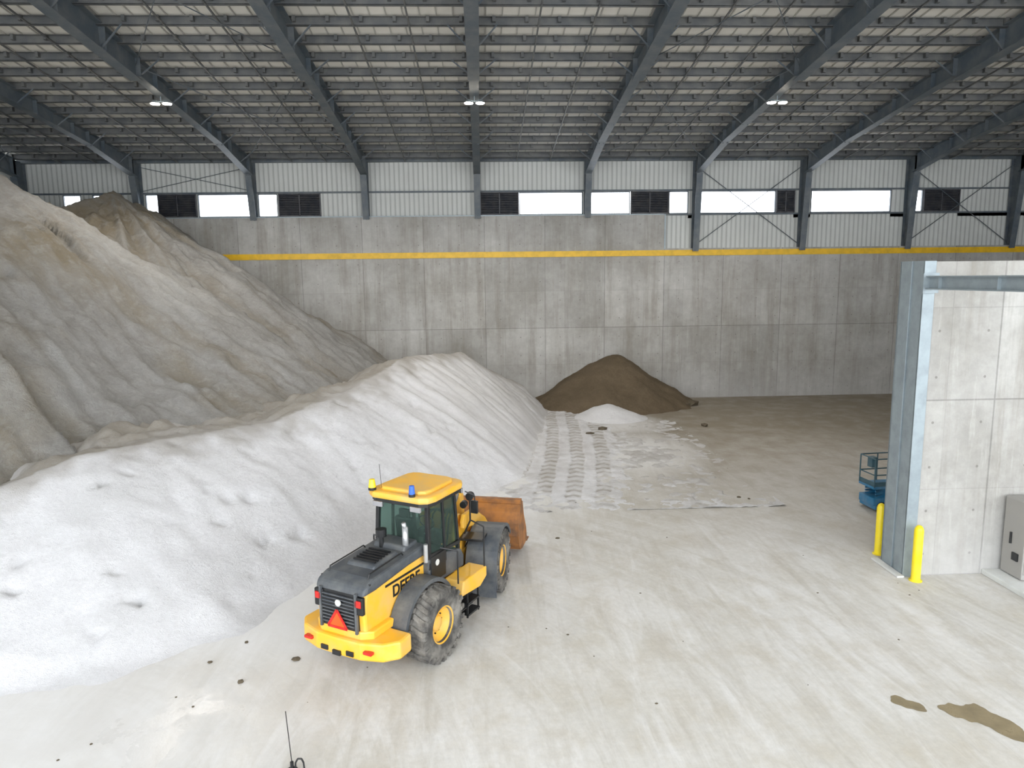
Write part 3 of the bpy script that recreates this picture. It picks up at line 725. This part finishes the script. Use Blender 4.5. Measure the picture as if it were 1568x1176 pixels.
a=Acc(); a.box((.8,-.27,1.95),(1.3,.27,2.12)); a.prism([(.78,2.05),(.68,2.75),(.8,2.78),(.95,2.1)],-.25,.25); a.box((.7,-.14,2.75),(.8,.14,2.95)); a.box((.95,-.42,2.1),(1.35,-.3,2.35)); a.done('operator_seat',BLK,CE,.03)
a=Acc(); a.cyl((1.75,0,1.9),(1.6,0,2.35),.05,10); a.box((1.6,-.3,1.85),(1.85,.3,2.15)); n=20
for i in range(n):
    t0=2*math.pi*i/n;t1=2*math.pi*(i+1)/n
    q=lambda t:(1.58-.18*math.cos(t)*.35,.2*math.sin(t),2.38+.18*math.cos(t)*.93)
    a.cyl(q(t0),q(t1),.016,6)
a.done('steering_console',BLK,CE)
a=Acc(); a.cyl((.5,.68,3.36),(.5,.68,3.42),.09,18); a.cyl((.46,-.42,3.36),(.46,-.42,3.42),.075,16); a.done('beacon_bases',BLK,CE)
a=Acc(); a.cyl((.5,.68,3.42),(.5,.68,3.6),.085,18,.06); a.done('amber_beacon',AMB,CE)
a=Acc(); a.cyl((.46,-.42,3.42),(.46,-.42,3.6),.07,16,.055); a.done('blue_beacon',BLUEP,CE)
a=Acc()
for s in (-1,1):
    a.tube([(2.0,s*.8,3.1),(2.1,s*1.0,3.0),(2.1,s*1.0,2.85)],.015,8); a.box((2.06,s*1.0-.08,2.58),(2.12,s*1.0+.08,2.88))
a.cyl((.6,.5,3.4),(.55,.5,3.95),.006,5)
a.done('mirrors_and_aerial',BLK,CE)
a=Acc(); a.box((.15,-.42,.55),(2.1,.42,1.25)); a.box((-.35,-.2,.55),(.3,.2,.7)); a.box((-.35,-.2,1.15),(.3,.2,1.28))
for s in (-1,1): a.prism([(.25,1.2),(.35,1.9),(.6,2.25),(.95,2.25),(1.2,1.9),(2.1,1.25)],s*.36-.035,s*.36+.035)
a.done('loader_tower',LY,FF,.02)
a=Acc(); a.cyl((1.68,-1.0,.8),(1.68,1.0,.8),.17,20); a.cyl((0,0,.5),(0,0,1.35),.12,16); a.done('front_axle',BLK,FF)
a=Acc()
for s in (-1,1): a.prism([(.6,2.15),(.75,2.3),(1.6,2.18),(2.8,1.55),(3.65,.85),(3.62,.60),(3.4,.62),(2.5,1.25),(1.5,1.75),(.65,1.98)],s*.52-.045,s*.52+.045)
a.cyl((2.1,-.5,1.65),(2.1,.5,1.65),.1,16); a.done('boom_arms',LY,FF,.02)
a=Acc(); a.prism([(2.05,2.3),(2.2,2.45),(2.4,2.3),(2.5,1.65),(2.55,1.0),(2.4,.95),(2.25,1.5)],-.08,.08); a.bar((2.48,0,1.05),(3.5,0,1.15),.1,.12); a.done('bell_crank',LY,FF,.02)
a=Acc(); a.cyl((.5,0,1.75),(1.45,0,2.1),.09,16)
for s in (-1,1): a.cyl((.5,s*.3,.9),(1.2,s*.36,1.2),.08,14)
a.done('hydraulic_cylinders',LY,FF)
a=Acc(); a.cyl((1.45,0,2.1),(2.15,0,2.35),.045,12)
for s in (-1,1): a.cyl((1.2,s*.36,1.2),(1.9,s*.45,1.5),.04,12)
a.done('cylinder_rods',CHR,FF)
a=Acc()
for j,y in enumerate((-.28,-.2,-.12,.12,.2,.28)):
    a.tube([(.2,y,1.9),(.35,y,2.3+.03*j),(.6,y,2.42),(.9,y*.7,2.36),(1.2,y*.5,2.15)],.022,8)
    a.tube([(-.3,y,1.2),(0,y,1.5),(.2,y,1.9)],.022,8)
a.done('hydraulic_hoses',BLK,FF)
a=Acc()
for s in (-1,1):
    a.tube([(.9,s*.5,1.75),(.9,s*.66,2.1),(.9,s*.66,2.7)],.025,8); a.cyl((.84,s*.66,2.72),(1.0,s*.66,2.72),.1,14); a.cyl((.84,s*.5,2.5),(1.0,s*.5,2.5),.09,14)
    a.box((.75,min(s*.4,s*1.0),1.62),(1.25,max(s*.4,s*1.0),1.68))
a.done('headlamp_posts',BLK,FF,.01)
a=Acc()
for s in (-1,1): a.box((.745,min(s*.6,s*1.33),.2),(.775,max(s*.6,s*1.33),.6))
a.done('mud_flaps',LC,FF)
BK=empty('bucket',(.5,0,.18),0,FF)
prof=[(4.25,.06),(3.5,.06),(3.22,.12),(3.05,.3),(2.98,.6),(3.02,.95),(3.15,1.25),(3.36,1.5)]
inner=[(4.25,.10),(3.5,.11),(3.27,.17),(3.11,.33),(3.05,.6),(3.09,.93),(3.21,1.21),(3.40,1.47)]
HB=1.34
a=Acc(); a.prism(prof+inner[::-1],-HB,HB); a.done('bucket_shell',RUST,BK)
a=Acc()
sp=[(4.25,.06),(3.5,.06),(3.22,.12),(3.05,.3),(2.98,.6),(3.02,.95),(3.15,1.25),(3.36,1.5),(3.6,1.45),(3.75,1.0),(4.1,.5)]
for s in (-1,1): a.prism(sp,s*HB-.025,s*HB+.025)
a.box((3.28,-HB-.02,1.44),(3.48,HB+.02,1.56)); a.box((4.15,-HB-.04,.03),(4.45,HB+.04,.07))
for s in (-1,1):
    for q in (.42,.62): a.prism([(2.9,.3),(2.85,.6),(3.05,.75),(3.15,.3)],s*q-.02,s*q+.02)
for q in (-.1,.1): a.prism([(2.88,.8),(2.9,1.05),(3.1,1.15),(3.05,.75)],q-.02,q+.02)
a.done('bucket_plates',RUST,BK,.01)
# ------------------------------------------------------------------ light
w=bpy.data.worlds.new('overcast_sky'); S.world=w; w.use_nodes=True; nt=w.node_tree; bg=nt.nodes['Background']
bg.inputs[0].default_value=(.92,.957,1,1); bg.inputs[1].default_value=5.5
